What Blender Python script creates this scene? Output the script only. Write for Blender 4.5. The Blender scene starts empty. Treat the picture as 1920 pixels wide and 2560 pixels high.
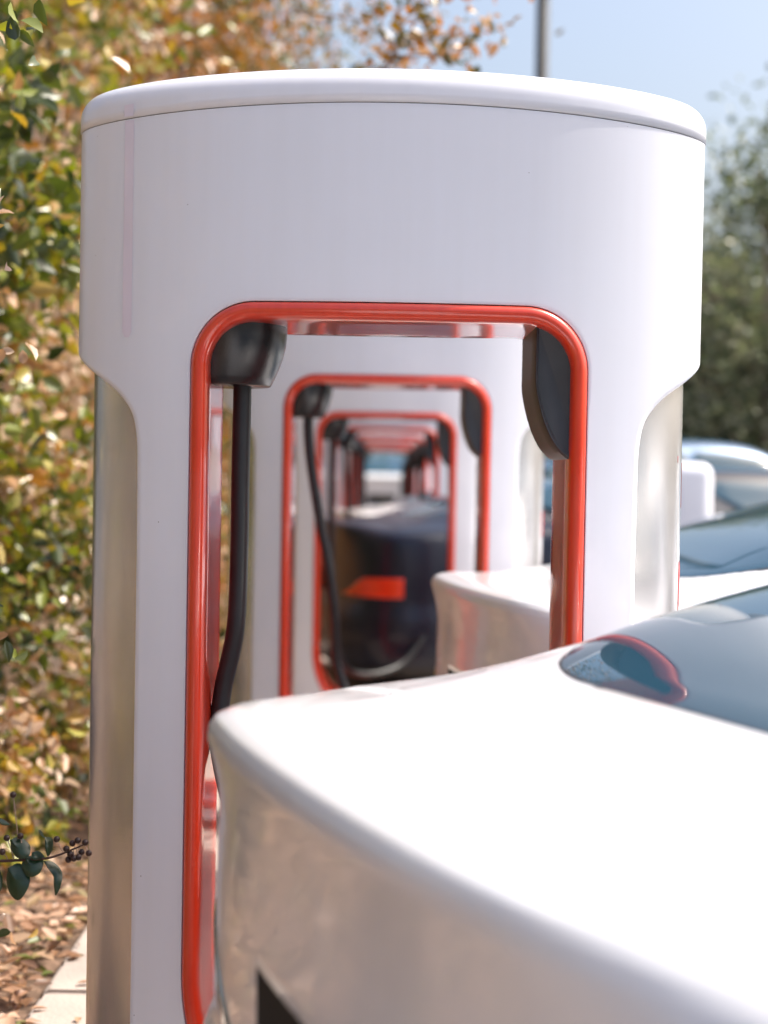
import bpy, bmesh, math, random
import numpy as np
from mathutils import Vector, Matrix, noise
random.seed(7); np.random.seed(7)
R = math.radians; PI = math.pi
S = bpy.context.scene; C = S.collection
EYE = 1.36

# ------------------------------------------------------------------ camera
cam = bpy.data.cameras.new('camera'); co = bpy.data.objects.new('camera', cam); C.objects.link(co)
cam.sensor_fit = 'VERTICAL'; cam.sensor_height = 36; cam.sensor_width = 27
cam.lens = 36 * 4200 / 2560
cam.clip_start = 0.02; cam.clip_end = 2000
co.matrix_world = Matrix.Translation((0, 0, EYE)) @ Matrix.Rotation(R(90 - 1.39), 4, 'X') @ Matrix.Rotation(R(1.03), 4, 'Z')
cam.dof.use_dof = True; cam.dof.focus_distance = 3.1; cam.dof.aperture_fstop = 2.3
S.camera = co
# ------------------------------------------------------------------ world + sun
SUN_EL, SUN_AZ = 52, 81          # azimuth clockwise from +Y  (90 = +X)
w = bpy.data.worlds.new('World'); S.world = w; w.use_nodes = True
nt = w.node_tree; bg = nt.nodes['Background']
sky = nt.nodes.new('ShaderNodeTexSky'); sky.sky_type = 'NISHITA'; sky.sun_disc = False
sky.sun_elevation = R(SUN_EL); sky.sun_rotation = R(SUN_AZ); sky.air_density = 1.0; sky.dust_density = 6.5; sky.ozone_density = .8
nt.links.new(sky.outputs[0], bg.inputs[0]); bg.inputs[1].default_value = 0.138
sl = bpy.data.lights.new('sun', 'SUN'); so = bpy.data.objects.new('sun', sl); C.objects.link(so)
sl.energy = 3.1; sl.angle = R(0.53); sl.color = (1, .95, .87)
sd = Vector((math.sin(R(SUN_AZ)) * math.cos(R(SUN_EL)), math.cos(R(SUN_AZ)) * math.cos(R(SUN_EL)), math.sin(R(SUN_EL))))
so.rotation_euler = sd.to_track_quat('Z', 'Y').to_euler()
S.view_settings.view_transform = 'Standard'; S.view_settings.look = 'None'
S.view_settings.exposure = 0.95; S.view_settings.gamma = 1

# ------------------------------------------------------------------ helpers
def mat(name, col, rough=.5, metal=0, coat=0, var=0, scale=8, bump=0, bscale=60, spec=.5, rvar=0, col2=None, coat_rough=.04):
    m = bpy.data.materials.new(name); m.use_nodes = True
    n = m.node_tree.nodes; l = m.node_tree.links; p = n['Principled BSDF']
    p.inputs['Roughness'].default_value = rough; p.inputs['Metallic'].default_value = metal
    p.inputs['Coat Weight'].default_value = coat; p.inputs['Coat Roughness'].default_value = coat_rough
    p.inputs['Specular IOR Level'].default_value = spec
    p.inputs['Base Color'].default_value = (*col, 1)
    tc = n.new('ShaderNodeTexCoord')
    if var or col2:
        t = n.new('ShaderNodeTexNoise'); t.inputs['Scale'].default_value = scale; t.inputs['Detail'].default_value = 6
        l.new(tc.outputs['Object'], t.inputs['Vector'])
        r = n.new('ShaderNodeValToRGB'); l.new(t.outputs['Fac'], r.inputs[0])
        c2 = col2 or tuple(min(1, c * (1 + var)) for c in col)
        c1 = col if col2 else tuple(c * (1 - var) for c in col)
        r.color_ramp.elements[0].position = .35; r.color_ramp.elements[1].position = .68
        r.color_ramp.elements[0].color = (*c1, 1); r.color_ramp.elements[1].color = (*c2, 1)
        l.new(r.outputs[0], p.inputs['Base Color'])
        if rvar:
            mr = n.new('ShaderNodeMapRange'); mr.inputs[3].default_value = max(0.02, rough - rvar); mr.inputs[4].default_value = rough + rvar
            l.new(t.outputs['Fac'], mr.inputs[0]); l.new(mr.outputs[0], p.inputs['Roughness'])
    if bump:
        t2 = n.new('ShaderNodeTexNoise'); t2.inputs['Scale'].default_value = bscale; t2.inputs['Detail'].default_value = 5
        l.new(tc.outputs['Object'], t2.inputs['Vector'])
        b = n.new('ShaderNodeBump'); b.inputs['Strength'].default_value = bump; b.inputs['Distance'].default_value = .01
        l.new(t2.outputs['Fac'], b.inputs['Height']); l.new(b.outputs[0], p.inputs['Normal'])
    return m

def mesh_obj(name, verts, faces, m, parent=None, smooth=True):
    me = bpy.data.meshes.new(name); me.from_pydata([tuple(map(float, v)) for v in verts], [], faces); me.validate()
    if smooth: me.polygons.foreach_set('use_smooth', [True] * len(me.polygons))
    for mm in (m if isinstance(m, (list, tuple)) else [m]): me.materials.append(mm)
    o = bpy.data.objects.new(name, me); C.objects.link(o)
    if parent: o.parent = parent
    return o

def recalc(o, merge=1e-5):
    bm = bmesh.new(); bm.from_mesh(o.data)
    bmesh.ops.remove_doubles(bm, verts=bm.verts, dist=merge)
    bmesh.ops.recalc_face_normals(bm, faces=bm.faces)
    bm.to_mesh(o.data); bm.free(); return o

def sharp(o, ang=35):
    try: o.data.set_sharp_from_angle(angle=R(ang))
    except Exception: pass
    return o

def tag(o, label=None, cat=None, group=None, kind=None):
    if label: o['label'] = label
    if cat: o['category'] = cat
    if group: o['group'] = group
    if kind: o['kind'] = kind
    return o

def thing(name, label, cat, loc=(0, 0, 0), rz=0, group=None):
    o = bpy.data.objects.new(name, None); C.objects.link(o); o.location = loc; o.rotation_euler = (0, 0, rz)
    o.empty_display_size = .1
    return tag(o, label, cat, group)

def copy_tree(o, parent=None):
    c = o.copy(); C.objects.link(c)
    if parent: c.parent = parent
    for ch in list(o.children): copy_tree(ch, c)
    return c

def grid(P, nu, nv, closed_u=False, flip=False):
    f = []
    for i in range(nu if closed_u else nu - 1):
        for j in range(nv - 1):
            a = i * nv + j; b = ((i + 1) % nu) * nv + j
            q = (a, b, b + 1, a + 1); f.append(q[::-1] if flip else q)
    return f

def catmull(pts, n):
    pts = [np.array(p, float) for p in pts]
    P = [2 * pts[0] - pts[1]] + pts + [2 * pts[-1] - pts[-2]]
    out = []
    for i in range(1, len(P) - 2):
        for k in range(n):
            t = k / n
            out.append(.5 * ((2 * P[i]) + (-P[i - 1] + P[i + 1]) * t + (2 * P[i - 1] - 5 * P[i] + 4 * P[i + 1] - P[i + 2]) * t * t + (-P[i - 1] + 3 * P[i] - 3 * P[i + 1] + P[i + 2]) * t ** 3))
    out.append(pts[-1]); return out

def tube(path, rad, n=12, cap=True):
    """verts, faces of a tube; rad = number or list"""
    path = [Vector(p) for p in path]; V = []; F = []
    up = Vector((0.13, .97, .21)).normalized()
    for i, p in enumerate(path):
        t = (path[min(i + 1, len(path) - 1)] - path[max(i - 1, 0)]).normalized()
        a = t.cross(up); a = a.normalized() if a.length > 1e-4 else Vector((1, 0, 0)); b = t.cross(a).normalized()
        r = rad[i] if hasattr(rad, '__len__') else rad
        for k in range(n):
            an = 2 * PI * k / n; V.append(p + a * math.cos(an) * r + b * math.sin(an) * r)
    for i in range(len(path) - 1):
        for k in range(n):
            k2 = (k + 1) % n; F.append((i * n + k, i * n + k2, (i + 1) * n + k2, (i + 1) * n + k))
    if cap:
        F.append(tuple(range(n))[::-1]); F.append(tuple((len(path) - 1) * n + k for k in range(n)))
    return V, F

def box_vf(x0, x1, y0, y1, z0, z1):
    V = [(x0, y0, z0), (x1, y0, z0), (x1, y1, z0), (x0, y1, z0), (x0, y0, z1), (x1, y0, z1), (x1, y1, z1), (x0, y1, z1)]
    return V, [(0, 3, 2, 1), (4, 5, 6, 7), (0, 1, 5, 4), (1, 2, 6, 5), (2, 3, 7, 6), (3, 0, 4, 7)]

def bevel_box(name, x0, x1, y0, y1, z0, z1, m, parent=None, bev=.01, seg=3):
    V, F = box_vf(x0, x1, y0, y1, z0, z1); o = mesh_obj(name, V, F, m, parent)
    bm = bmesh.new(); bm.from_mesh(o.data)
    bmesh.ops.bevel(bm, geom=bm.edges[:], offset=bev, segments=seg, affect='EDGES', profile=.5)
    bm.to_mesh(o.data); bm.free(); o.data.polygons.foreach_set('use_smooth', [True] * len(o.data.polygons)); sharp(o, 30)
    return o

# ------------------------------------------------------------------ materials
def white_shell():
    m = mat('white_gloss_shell', (.70, .69, .72), .32, coat=.55, spec=.45, coat_rough=.03)
    n = m.node_tree.nodes; l = m.node_tree.links; p = n['Principled BSDF']
    tc = n.new('ShaderNodeTexCoord')
    a = n.new('ShaderNodeTexNoise'); a.inputs['Scale'].default_value = 3; a.inputs['Detail'].default_value = 8; l.new(tc.outputs['Object'], a.inputs[0])
    # stretched streaks of dust
    mp = n.new('ShaderNodeMapping'); mp.inputs['Scale'].default_value = (30, 30, 1.5); l.new(tc.outputs['Object'], mp.inputs[0])
    b = n.new('ShaderNodeTexNoise'); b.inputs['Scale'].default_value = 1.0; b.inputs['Detail'].default_value = 4; l.new(mp.outputs[0], b.inputs[0])
    mx = n.new('ShaderNodeMath'); mx.operation = 'ADD'; l.new(a.outputs[0], mx.inputs[0]); l.new(b.outputs[0], mx.inputs[1])
    r = n.new('ShaderNodeMapRange'); r.inputs[1].default_value = .7; r.inputs[2].default_value = 1.35; l.new(mx.outputs[0], r.inputs[0])
    mc = n.new('ShaderNodeMix'); mc.data_type = 'RGBA'; l.new(r.outputs[0], mc.inputs[0])
    mc.inputs[6].default_value = (.78, .79, .87, 1); mc.inputs[7].default_value = (.75, .755, .82, 1)
    # tiny dark flecks
    v = n.new('ShaderNodeTexVoronoi'); v.inputs['Scale'].default_value = 34; l.new(tc.outputs['Object'], v.inputs[0])
    lt = n.new('ShaderNodeMath'); lt.operation = 'LESS_THAN'; lt.inputs[1].default_value = .034; l.new(v.outputs['Distance'], lt.inputs[0])
    v2 = n.new('ShaderNodeTexNoise'); v2.inputs['Scale'].default_value = 11; l.new(tc.outputs['Object'], v2.inputs[0])
    gt = n.new('ShaderNodeMath'); gt.operation = 'GREATER_THAN'; gt.inputs[1].default_value = .57; l.new(v2.outputs[0], gt.inputs[0])
    ml = n.new('ShaderNodeMath'); ml.operation = 'MULTIPLY'; l.new(lt.outputs[0], ml.inputs[0]); l.new(gt.outputs[0], ml.inputs[1])
    m2 = n.new('ShaderNodeMix'); m2.data_type = 'RGBA'; l.new(ml.outputs[0], m2.inputs[0]); l.new(mc.outputs[2], m2.inputs[6]); m2.inputs[7].default_value = (.12, .10, .09, 1)
    l.new(m2.outputs[2], p.inputs['Base Color'])
    rr = n.new('ShaderNodeMapRange'); rr.inputs[3].default_value = .25; rr.inputs[4].default_value = .42; l.new(a.outputs[0], rr.inputs[0]); l.new(rr.outputs[0], p.inputs['Roughness'])
    return m
M_SHELL = white_shell()
def red_gloss():
    m = mat('red_gloss_plastic', (.68, .040, .012), .28, coat=.9, spec=.5, coat_rough=.02)
    n = m.node_tree.nodes; l = m.node_tree.links; p = n['Principled BSDF']
    tc = n.new('ShaderNodeTexCoord')
    mp = n.new('ShaderNodeMapping'); mp.inputs['Scale'].default_value = (60, 60, 9); l.new(tc.outputs['Object'], mp.inputs[0])
    b = n.new('ShaderNodeTexNoise'); b.inputs['Scale'].default_value = 1.0; b.inputs['Detail'].default_value = 3; l.new(mp.outputs[0], b.inputs[0])
    r = n.new('ShaderNodeValToRGB'); l.new(b.outputs[0], r.inputs[0])
    r.color_ramp.elements[0].position = .3; r.color_ramp.elements[0].color = (.64, .036, .010, 1)
    r.color_ramp.elements[1].position = .74; r.color_ramp.elements[1].color = (.72, .050, .015, 1)
    l.new(r.outputs[0], p.inputs['Base Color'])
    bp = n.new('ShaderNodeBump'); bp.inputs['Strength'].default_value = .012; bp.inputs['Distance'].default_value = .002; l.new(b.outputs[0], bp.inputs['Height'])
    l.new(bp.outputs[0], p.inputs['Normal'])
    return m
M_RED = red_gloss()
M_METAL = mat('satin_aluminium', (.68, .68, .70), .24, metal=.85, var=.06, scale=5, rvar=.06, coat=.3)
M_BLACK = mat('black_moulded_plastic', (.018, .02, .022), .24, var=.15, scale=40, bump=.05, bscale=300)
M_RUBBER = mat('black_cable_rubber', (.014, .017, .02), .42, var=.2, scale=20)
M_POCKET = mat('dark_pocket_plastic', (.035, .036, .04), .45, var=.1, scale=20)
M_SEAM = mat('dark_gasket', (.02, .02, .02), .7)
M_PINK = mat('painted_pink_reflection', (.76, .69, .79), .3, coat=.5, var=.03)  # colour of a pink reflection, painted onto the white shell
M_LETTER = mat('red_lettering', (.55, .02, .02), .4)
M_WHITE_PAINT = mat('white_car_paint', (.73, .73, .75), .30, coat=.8, var=.012, scale=3, coat_rough=.09)
M_NAVY_PAINT = mat('dark_navy_car_paint', (.006, .011, .028), .35, coat=.2, spec=.35, var=.05, scale=3, coat_rough=.015)
M_SILVER_PAINT = mat('blue_car_paint', (.025, .09, .20), .3, metal=.3, coat=1, coat_rough=.02)
M_GLASS = mat('dark_sky_tinted_glass', (.02, .065, .105), .03, coat=0, spec=.5, coat_rough=.0)  # blue of the reflected sky is mixed into the base colour
M_TYRE = mat('tyre_rubber', (.02, .02, .02), .8, bump=.3, bscale=80)
M_RIM = mat('grey_alloy_rim', (.35, .35, .36), .3, metal=.9)
M_TRIM = mat('black_trim', (.012, .012, .012), .4)
M_LENS = mat('red_tail_lens', (.80, .05, .012), .15, coat=.6)
M_LENS_CLEAR = mat('clear_tail_lens', (.25, .22, .17), .08, coat=1, metal=.4, var=.35, scale=30)
M_PLATE = mat('white_plate', (.6, .6, .58), .4)
M_CHROME = mat('chrome', (.6, .6, .6), .1, metal=1)
M_CONC = mat('concrete_kerb', (.40, .34, .30), .85, var=.12, scale=5, bump=.3, bscale=90)
M_BARK = mat('grey_brown_bark', (.36, .26, .21), .8, var=.3, scale=12, bump=.6, bscale=40)
M_BERRY = mat('dark_berry', (.035, .015, .012), .35, var=.3, scale=60)

def leaf_mat(name, ramp, trans=.45):
    m = bpy.data.materials.new(name); m.use_nodes = True
    n = m.node_tree.nodes; l = m.node_tree.links; p = n['Principled BSDF']
    at = n.new('ShaderNodeAttribute'); at.attribute_name = 'leafrnd'
    r = n.new('ShaderNodeValToRGB'); r.color_ramp.interpolation = 'LINEAR'
    e = r.color_ramp.elements
    while len(e) < len(ramp): e.new(.5)
    for i, (pos, c) in enumerate(ramp): e[i].position = pos; e[i].color = (*c, 1)
    l.new(at.outputs['Fac'], r.inputs[0]); l.new(r.outputs[0], p.inputs['Base Color'])
    p.inputs['Roughness'].default_value = .33; p.inputs['Specular IOR Level'].default_value = .8
    tr = n.new('ShaderNodeBsdfTranslucent'); l.new(r.outputs[0], tr.inputs[0])
    hs = n.new('ShaderNodeHueSaturation'); hs.inputs['Saturation'].default_value = 1.15; hs.inputs['Value'].default_value = 1.5
    l.new(r.outputs[0], hs.inputs['Color']); l.new(hs.outputs[0], tr.inputs[0])
    mx = n.new('ShaderNodeMixShader'); mx.inputs[0].default_value = trans
    out = n['Material Output']; l.new(p.outputs[0], mx.inputs[1]); l.new(tr.outputs[0], mx.inputs[2]); l.new(mx.outputs[0], out.inputs[0])
    return m
M_LEAF = leaf_mat('autumn_leaf', [(0, (.022, .036, .010)), (.26, (.075, .10, .02)), (.46, (.22, .25, .035)), (.60, (.38, .30, .06)), (.72, (.38, .19, .06)), (.84, (.44, .27, .16)), (1, (.66, .52, .40))], .26)  # palest tan stop puts sunlit highlights into the leaf colour
M_LEAF_ORANGE = leaf_mat('orange_leaf', [(0, (.05, .07, .018)), (.25, (.17, .12, .025)), (.5, (.33, .16, .03)), (.8, (.44, .17, .04)), (1, (.56, .40, .26))], .3)
M_LEAF_DARK = leaf_mat('dark_evergreen_leaf', [(0, (.035, .055, .025)), (.35, (.12, .15, .07)), (.7, (.24, .26, .13)), (1, (.42, .40, .28))], .3)
M_LEAF_GREEN = leaf_mat('deep_green_leaf', [(0, (.02, .05, .022)), (1, (.035, .075, .03))], .3)
M_LITTER = leaf_mat('fallen_leaf', [(0, (.12, .06, .03)), (.3, (.33, .18, .10)), (.7, (.50, .32, .22)), (.9, (.17, .15, .04)), (1, (.10, .15, .03))], .15)

# ------------------------------------------------------------------ setting
def ground(name, x0, x1, y0, y1, z, m):
    o = mesh_obj(name, [(x0, y0, z), (x1, y0, z), (x1, y1, z), (x0, y1, z)], [(0, 1, 2, 3)], m, smooth=False)
    return tag(o, kind='structure')
M_ASPH = mat('asphalt', (.085, .083, .083), .9, var=.25, scale=3, bump=.5, bscale=160)
ground('asphalt_ground', -600, 600, -600, 600, 0, M_ASPH)
M_MULCH = mat('mulch_soil', (.09, .055, .035), .95, col2=(.25, .16, .11), scale=22, bump=1, bscale=60)
# planted strip to the left: gently mounded
V = []; nx, ny = 40, 90
for i in range(nx):
    for j in range(ny):
        x = -.80 - 8.2 * (i / (nx - 1)) ** 1.5; y = -4 + 54 * (j / (ny - 1)) ** 1.3
        e = min(1, (-.80 - x) / .5)
        V.append((x, y, .06 + e * (.05 * noise.noise(Vector((x * 1.5, y * 1.5, 0))) + .22 * min(1, (-.8 - x) / 3))))
tag(mesh_obj('mulch_bed', V, grid(V, nx, ny), M_MULCH), kind='structure')
# kerbed concrete island
def island():
    V = []; F = []; y = -4.0
    while y < 36:
        b, f = box_vf(-.80, .60, y, y + 2.0 - .012, -.05, .10); k = len(V); V += b; F += [tuple(i + k for i in q) for q in f]; y += 2.0
    o = mesh_obj('concrete_island', V, F, M_CONC)
    bm = bmesh.new(); bm.from_mesh(o.data); bmesh.ops.bevel(bm, geom=bm.edges[:], offset=.012, segments=3, affect='EDGES'); bm.to_mesh(o.data); bm.free()
    sharp(o, 30); tag(o, kind='structure')
island()
M_LINE = mat('road_paint', (.6, .6, .58), .7, var=.15, scale=12)
# parking bay lines, slanted like the bays
YAW = R(16)
V = []; F = []
for k in range(-1, 11):
    y0 = 3.24 + 2.8 * (k - .0) ; x0 = .75
    d = Vector((math.cos(YAW), math.sin(YAW))); nn = Vector((-d.y, d.x)) * .05
    a = Vector((x0, y0)); b = a + d * 5.2; q = len(V)
    for p in (a - nn, b - nn, b + nn, a + nn): V.append((p.x, p.y, .004))
    F.append((q, q + 1, q + 2, q + 3))
tag(mesh_obj('bay_markings', V, F, M_LINE, smooth=False), kind='structure')

# ------------------------------------------------------------------ charger
A, B = .597, .20
Z0, ZS = .10, EYE + .663          # base, seam at the middle
def seam(x): return ZS - .030 * (x / A) ** 2
al = np.linspace(-PI / 2, PI / 2, 4001)
ex, ey = A * np.sin(al), -B * np.cos(al)
arc = np.concatenate([[0], np.cumsum(np.hypot(np.diff(ex), np.diff(ey)))]); arc -= arc[-1] / 2
WMAX = arc[-1]
def x2w(x): return float(np.interp(x, ex, arc))
def w2a(w_): return float(np.interp(w_, arc, al))
def hx(x): return B * math.sqrt(max(0, 1 - (x / A) ** 2))
def Fmap(w_, z, dep=0, side=-1):
    """point on the elliptical shell; dep = depth below the surface; w beyond the end runs straight on"""
    a = w2a(w_); nx_, ny_ = math.sin(a) / A, -math.cos(a) / B
    q = math.hypot(nx_, ny_); nx_ /= q; ny_ /= q
    x, y = A * math.sin(a) - nx_ * dep, -B * math.cos(a) - ny_ * dep
    return (x, y if side < 0 else -y, z)

RW, RZ0, RZ1, RR = .365, .14, EYE + .305, .118
RBX, RBZ = .17, .29
def rrect(hw, z0, z1, r, n=18, dens=14):
    pts = []
    for cx, cz, a0, ra, rb in ((hw - r, z1 - r, 0, r, r), (-hw + r, z1 - r, 90, r, r), (-hw + RBX, z0 + RBZ, 180, RBX, RBZ), (hw - RBX, z0 + RBZ, 270, RBX, RBZ)):
        for k in range(n + 1):
            a = R(a0 + 90 * k / n); pts.append((cx + ra * math.cos(a), cz + rb * math.sin(a)))
    out = []
    for i, p in enumerate(pts):
        q = pts[(i + 1) % len(pts)]; L = math.hypot(q[0] - p[0], q[1] - p[1]); m_ = max(1, int(L / .03))
        for k in range(m_): out.append((p[0] + (q[0] - p[0]) * k / m_, p[1] + (q[1] - p[1]) * k / m_))
    return out
def make_front():
    notch = [(.597, 1.583), (.585, 1.567), (.553, 1.544), (.516, 1.519), (.486, 1.490), (.467, 1.458), (.458, 1.412), (.456, 1.35), (.455, 1.2)]
    nr = catmull([(x2w(x), z) for x, z in notch], 10)
    nr = [(min(p[0], WMAX), p[1]) for p in nr]
    wb = x2w(.455)
    outer = []; typ = []
    for i in range(121):
        w_ = -WMAX + 2 * WMAX * i / 120; outer.append((w_, seam(A * math.sin(w2a(w_))))); typ.append(0)
    for i in range(1, 12): outer.append((WMAX, seam(A) + (1.583 - seam(A)) * i / 12)); typ.append(1)
    for p in nr: outer.append((p[0], p[1])); typ.append(2)
    for i in range(1, 41): outer.append((wb, 1.2 + (Z0 + .002 - 1.2) * i / 40)); typ.append(2)
    right_end = len(outer)
    left = []
    for i in range(1, 40): outer.append((wb - 2 * wb * i / 40, Z0 + .002)); typ.append(3)
    for (p, t_) in reversed([(outer[i], typ[i]) for i in range(121, right_end)]): outer.append((-p[0], p[1])); typ.append(t_)
    # inner loop
    inner = [(x2w(x), z) for x, z in rrect(RW, RZ0, RZ1, RR)]
    c = (0, 1.38)
    N = 720
    def cast(poly, ang):
        d = (math.cos(ang), math.sin(ang)); best = 1e9
        n = len(poly)
        P = np.array(poly) - np.array(c); Q = np.roll(P, -1, axis=0)
        e = Q - P
        den = d[0] * e[:, 1] - d[1] * e[:, 0]
        with np.errstate(divide='ignore', invalid='ignore'):
            t = (P[:, 0] * e[:, 1] - P[:, 1] * e[:, 0]) / den
            s = (P[:, 0] * d[1] - P[:, 1] * d[0]) / den
        ok = (t > 0) & (s >= -1e-6) & (s <= 1 + 1e-6)
        return float(np.max(t[ok]))
    # angles: spaced by arc length of the outer loop, plus those of the inner loop
    angs = [math.atan2(p[1] - c[1], p[0]) for p in outer] + [math.atan2(p[1] - c[1], p[0]) for p in inner]
    angs = sorted(angs); a2 = []
    for a in angs:
        if not a2 or a - a2[-1] > 2e-4: a2.append(a)
    a3 = []
    for i, a in enumerate(a2):
        b = a2[(i + 1) % len(a2)] + (2 * PI if i == len(a2) - 1 else 0); k = max(1, int(math.ceil((b - a) / .012)))
        for j in range(k): a3.append(a + (b - a) * j / k)
    Wi = []; Wo = []
    for a in a3:
        ti = cast(inner, a); to = cast(outer, a)
        Wi.append((ti * math.cos(a), c[1] + ti * math.sin(a))); Wo.append((to * math.cos(a), c[1] + to * math.sin(a)))
    return Wi, Wo
WI, WO = make_front()
def shell_mesh(parent):
    n = len(WI); Mr = 26; V = []; F = []
    for side in (-1, 1):
        base = len(V)
        rings = []
        # hole edge return
        for dep, off in ((.02, -.0), (.003, 0), (.0008, .0008)):
            rings.append([Fmap(p[0] + (q[0] - p[0]) * off, p[1], dep, side) for p, q in zip(WI, WO)])
        for k in range(Mr + 1):
            t = k / Mr; t = t * t * (3 - 2 * t) * .5 + t * .5
            t = max(t, .003) if k == 0 else t
            rings.append([Fmap(p[0] + (q[0] - p[0]) * t, p[1] + (q[1] - p[1]) * t, 0, side) for p, q in zip(WI, WO)])
        for rr in rings: V += rr
        for k in range(len(rings) - 1):
            for i in range(n):
                j = (i + 1) % n; q = (base + k * n + i, base + k * n + j, base + (k + 1) * n + j, base + (k + 1) * n + i)
                F.append(q if side < 0 else q[::-1])
        # rolled edge round the notch and down the sides
        idx = [i for i in range(n) if WO[i][1] < 1.5831 and WO[i][1] > Z0 + .01]
        for sgn in (1, -1):
            ii = [i for i in idx if WO[i][0] * sgn > 0]
            ii.sort(key=lambda i: math.atan2(WO[i][1] - 1.38, WO[i][0] * sgn))
            pts = [np.array(WO[i]) for i in ii]; r = .014; st = []
            for q, p in enumerate(pts):
                tg = pts[min(q + 1, len(pts) - 1)] - pts[max(q - 1, 0)]; tg /= np.linalg.norm(tg) + 1e-9
                nn = np.array((tg[1], -tg[0])); nn = nn if nn[0] * sgn + (-nn[1]) * .3 > 0 else -nn
                row = []
                for s_ in range(7):
                    a = PI / 2 * s_ / 6
                    pw = p + nn * r * math.sin(a)
                    row.append(Fmap(np.clip(pw[0], -WMAX, WMAX), pw[1], r * (1 - math.cos(a)), side))
                pw = p + nn * r; row.append(Fmap(np.clip(pw[0], -WMAX, WMAX), pw[1], .045, side)); st.append(row)
            b2 = len(V)
            for row in st: V += row
            f = grid(V, len(st), 8); F += [tuple(i + b2 for i in q) for q in f]
    o = mesh_obj('shell', V, F, M_SHELL, parent); recalc(o, 2e-5); return o

def cap_mesh(parent):
    o_ = .0018; a_, b_ = A + o_, B + o_; n = 200; rings = []
    prof = [(.012, .0035), (.0, .0035), (-.000, .03)]
    r = .044; h0 = .026
    prof = [(.02, .0018), (.0, .0018), (.0, .018), (.0, h0)] + [(r * (1 - math.cos(PI / 2 * k / 10)), h0 + r * math.sin(PI / 2 * k / 10)) for k in range(1, 11)]
    prof += [(.06, h0 + r + .001), (.09, h0 + r + .002), (.13, h0 + r + .003), (.17, h0 + r + .003), (.2039, h0 + r + .003)]
    V = []
    for k in range(n):
        t = 2 * PI * k / n
        for ins, h in prof:
            # inset ellipse with matching offset
            aa, bb = a_ - ins, b_ - ins
            x = aa * math.cos(t); y = max(bb, .0) * math.sin(t)
            V.append((x, y, seam(min(A, abs(x))) + h))
    o = mesh_obj('cap', V, grid(V, n, len(prof), True), M_SHELL, parent); recalc(o, 1e-6); return o

def ring_mesh(parent):
    pf = [(.0016, .016), (.0016, .002), (.0035, -.003), (.008, -.007), (.014, -.0085), (.020, -.007), (.0255, -.002), (.0295, .006), (.0318, .016), (.033, .03)]
    base = rrect(RW, RZ0, RZ1, RR); n = len(base)
    V = []
    # outward normals of the outer loop
    cen = []
    for i in range(n):
        (x0, z0), (x1, z1) = base[i - 1], base[(i + 1) % n]; dx, dz = x1 - x0, z1 - z0; L = math.hypot(dx, dz); cen.append((dz / L, -dx / L))
    mid = [i / 6 for i in range(1, 6)]
    for (x, z), nn in zip(base, cen):
        fr = []
        for o, dy in pf:
            px, pz = x - nn[0] * o, z - nn[1] * o; fr.append((px, -hx(px) + dy, pz))
        bk = [(p[0], -p[1], p[2]) for p in reversed(fr)]
        md = [(fr[-1][0], fr[-1][1] + (bk[0][1] - fr[-1][1]) * t, fr[-1][2]) for t in mid]
        V += fr + md + bk
    m_ = len(pf) * 2 + len(mid)
    o = mesh_obj('red_frame', V, grid(V, n, m_, True), M_RED, parent); recalc(o, 1e-6); return o

def end_panels(parent):
    a_, b_ = .566, .188
    for sgn in (1, -1):
        V = []; na = 40; zs = [Z0 + .002, .6, 1.0, 1.3, 1.62]
        for k in range(na + 1):
            t = R(-52 + 104 * k / na)
            for z in zs: V.append((sgn * a_ * math.cos(t), b_ * math.sin(t), z))
        o = mesh_obj('end_panel', V, grid(V, na + 1, len(zs)), M_METAL, parent); recalc(o)
        if sgn > 0:
            # stacked letters on the panel that faces the parked car
            for i, ch in enumerate('TESLA'):
                cu = bpy.data.curves.new('lettering', 'FONT'); cu.body = ch; cu.size = .145; cu.align_x = 'CENTER'; cu.extrude = .0003; cu.resolution_u = 4
                tmp = bpy.data.objects.new('tmp', cu); C.objects.link(tmp)
                dg = bpy.context.evaluated_depsgraph_get(); me = bpy.data.meshes.new_from_object(tmp.evaluated_get(dg))
                bpy.data.objects.remove(tmp)
                for v in me.vertices:
                    lx, lz = v.co.x, v.co.y; dz = v.co.z
                    xx = a_ * math.sqrt(max(0, 1 - (lx / b_) ** 2)) + .0006 + dz
                    v.co = (xx, lx, 1.30 - i * .2 + lz)
                me.name = 'letter'; me.materials.clear(); me.materials.append(M_LETTER)
                lo = bpy.data.objects.new('letter', me); C.objects.link(lo); lo.parent = o

def gasket(parent):
    V = []; n = 160
    for k in range(n):
        t = 2 * PI * k / n; x = (A - .004) * math.cos(t); y = (B - .004) * math.sin(t)
        for h in (-.02, .02): V.append((x, y, seam(abs(x)) + h))
    o = mesh_obj('gasket', V, grid(V, n, 2, True), M_SEAM, parent); recalc(o)

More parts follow.
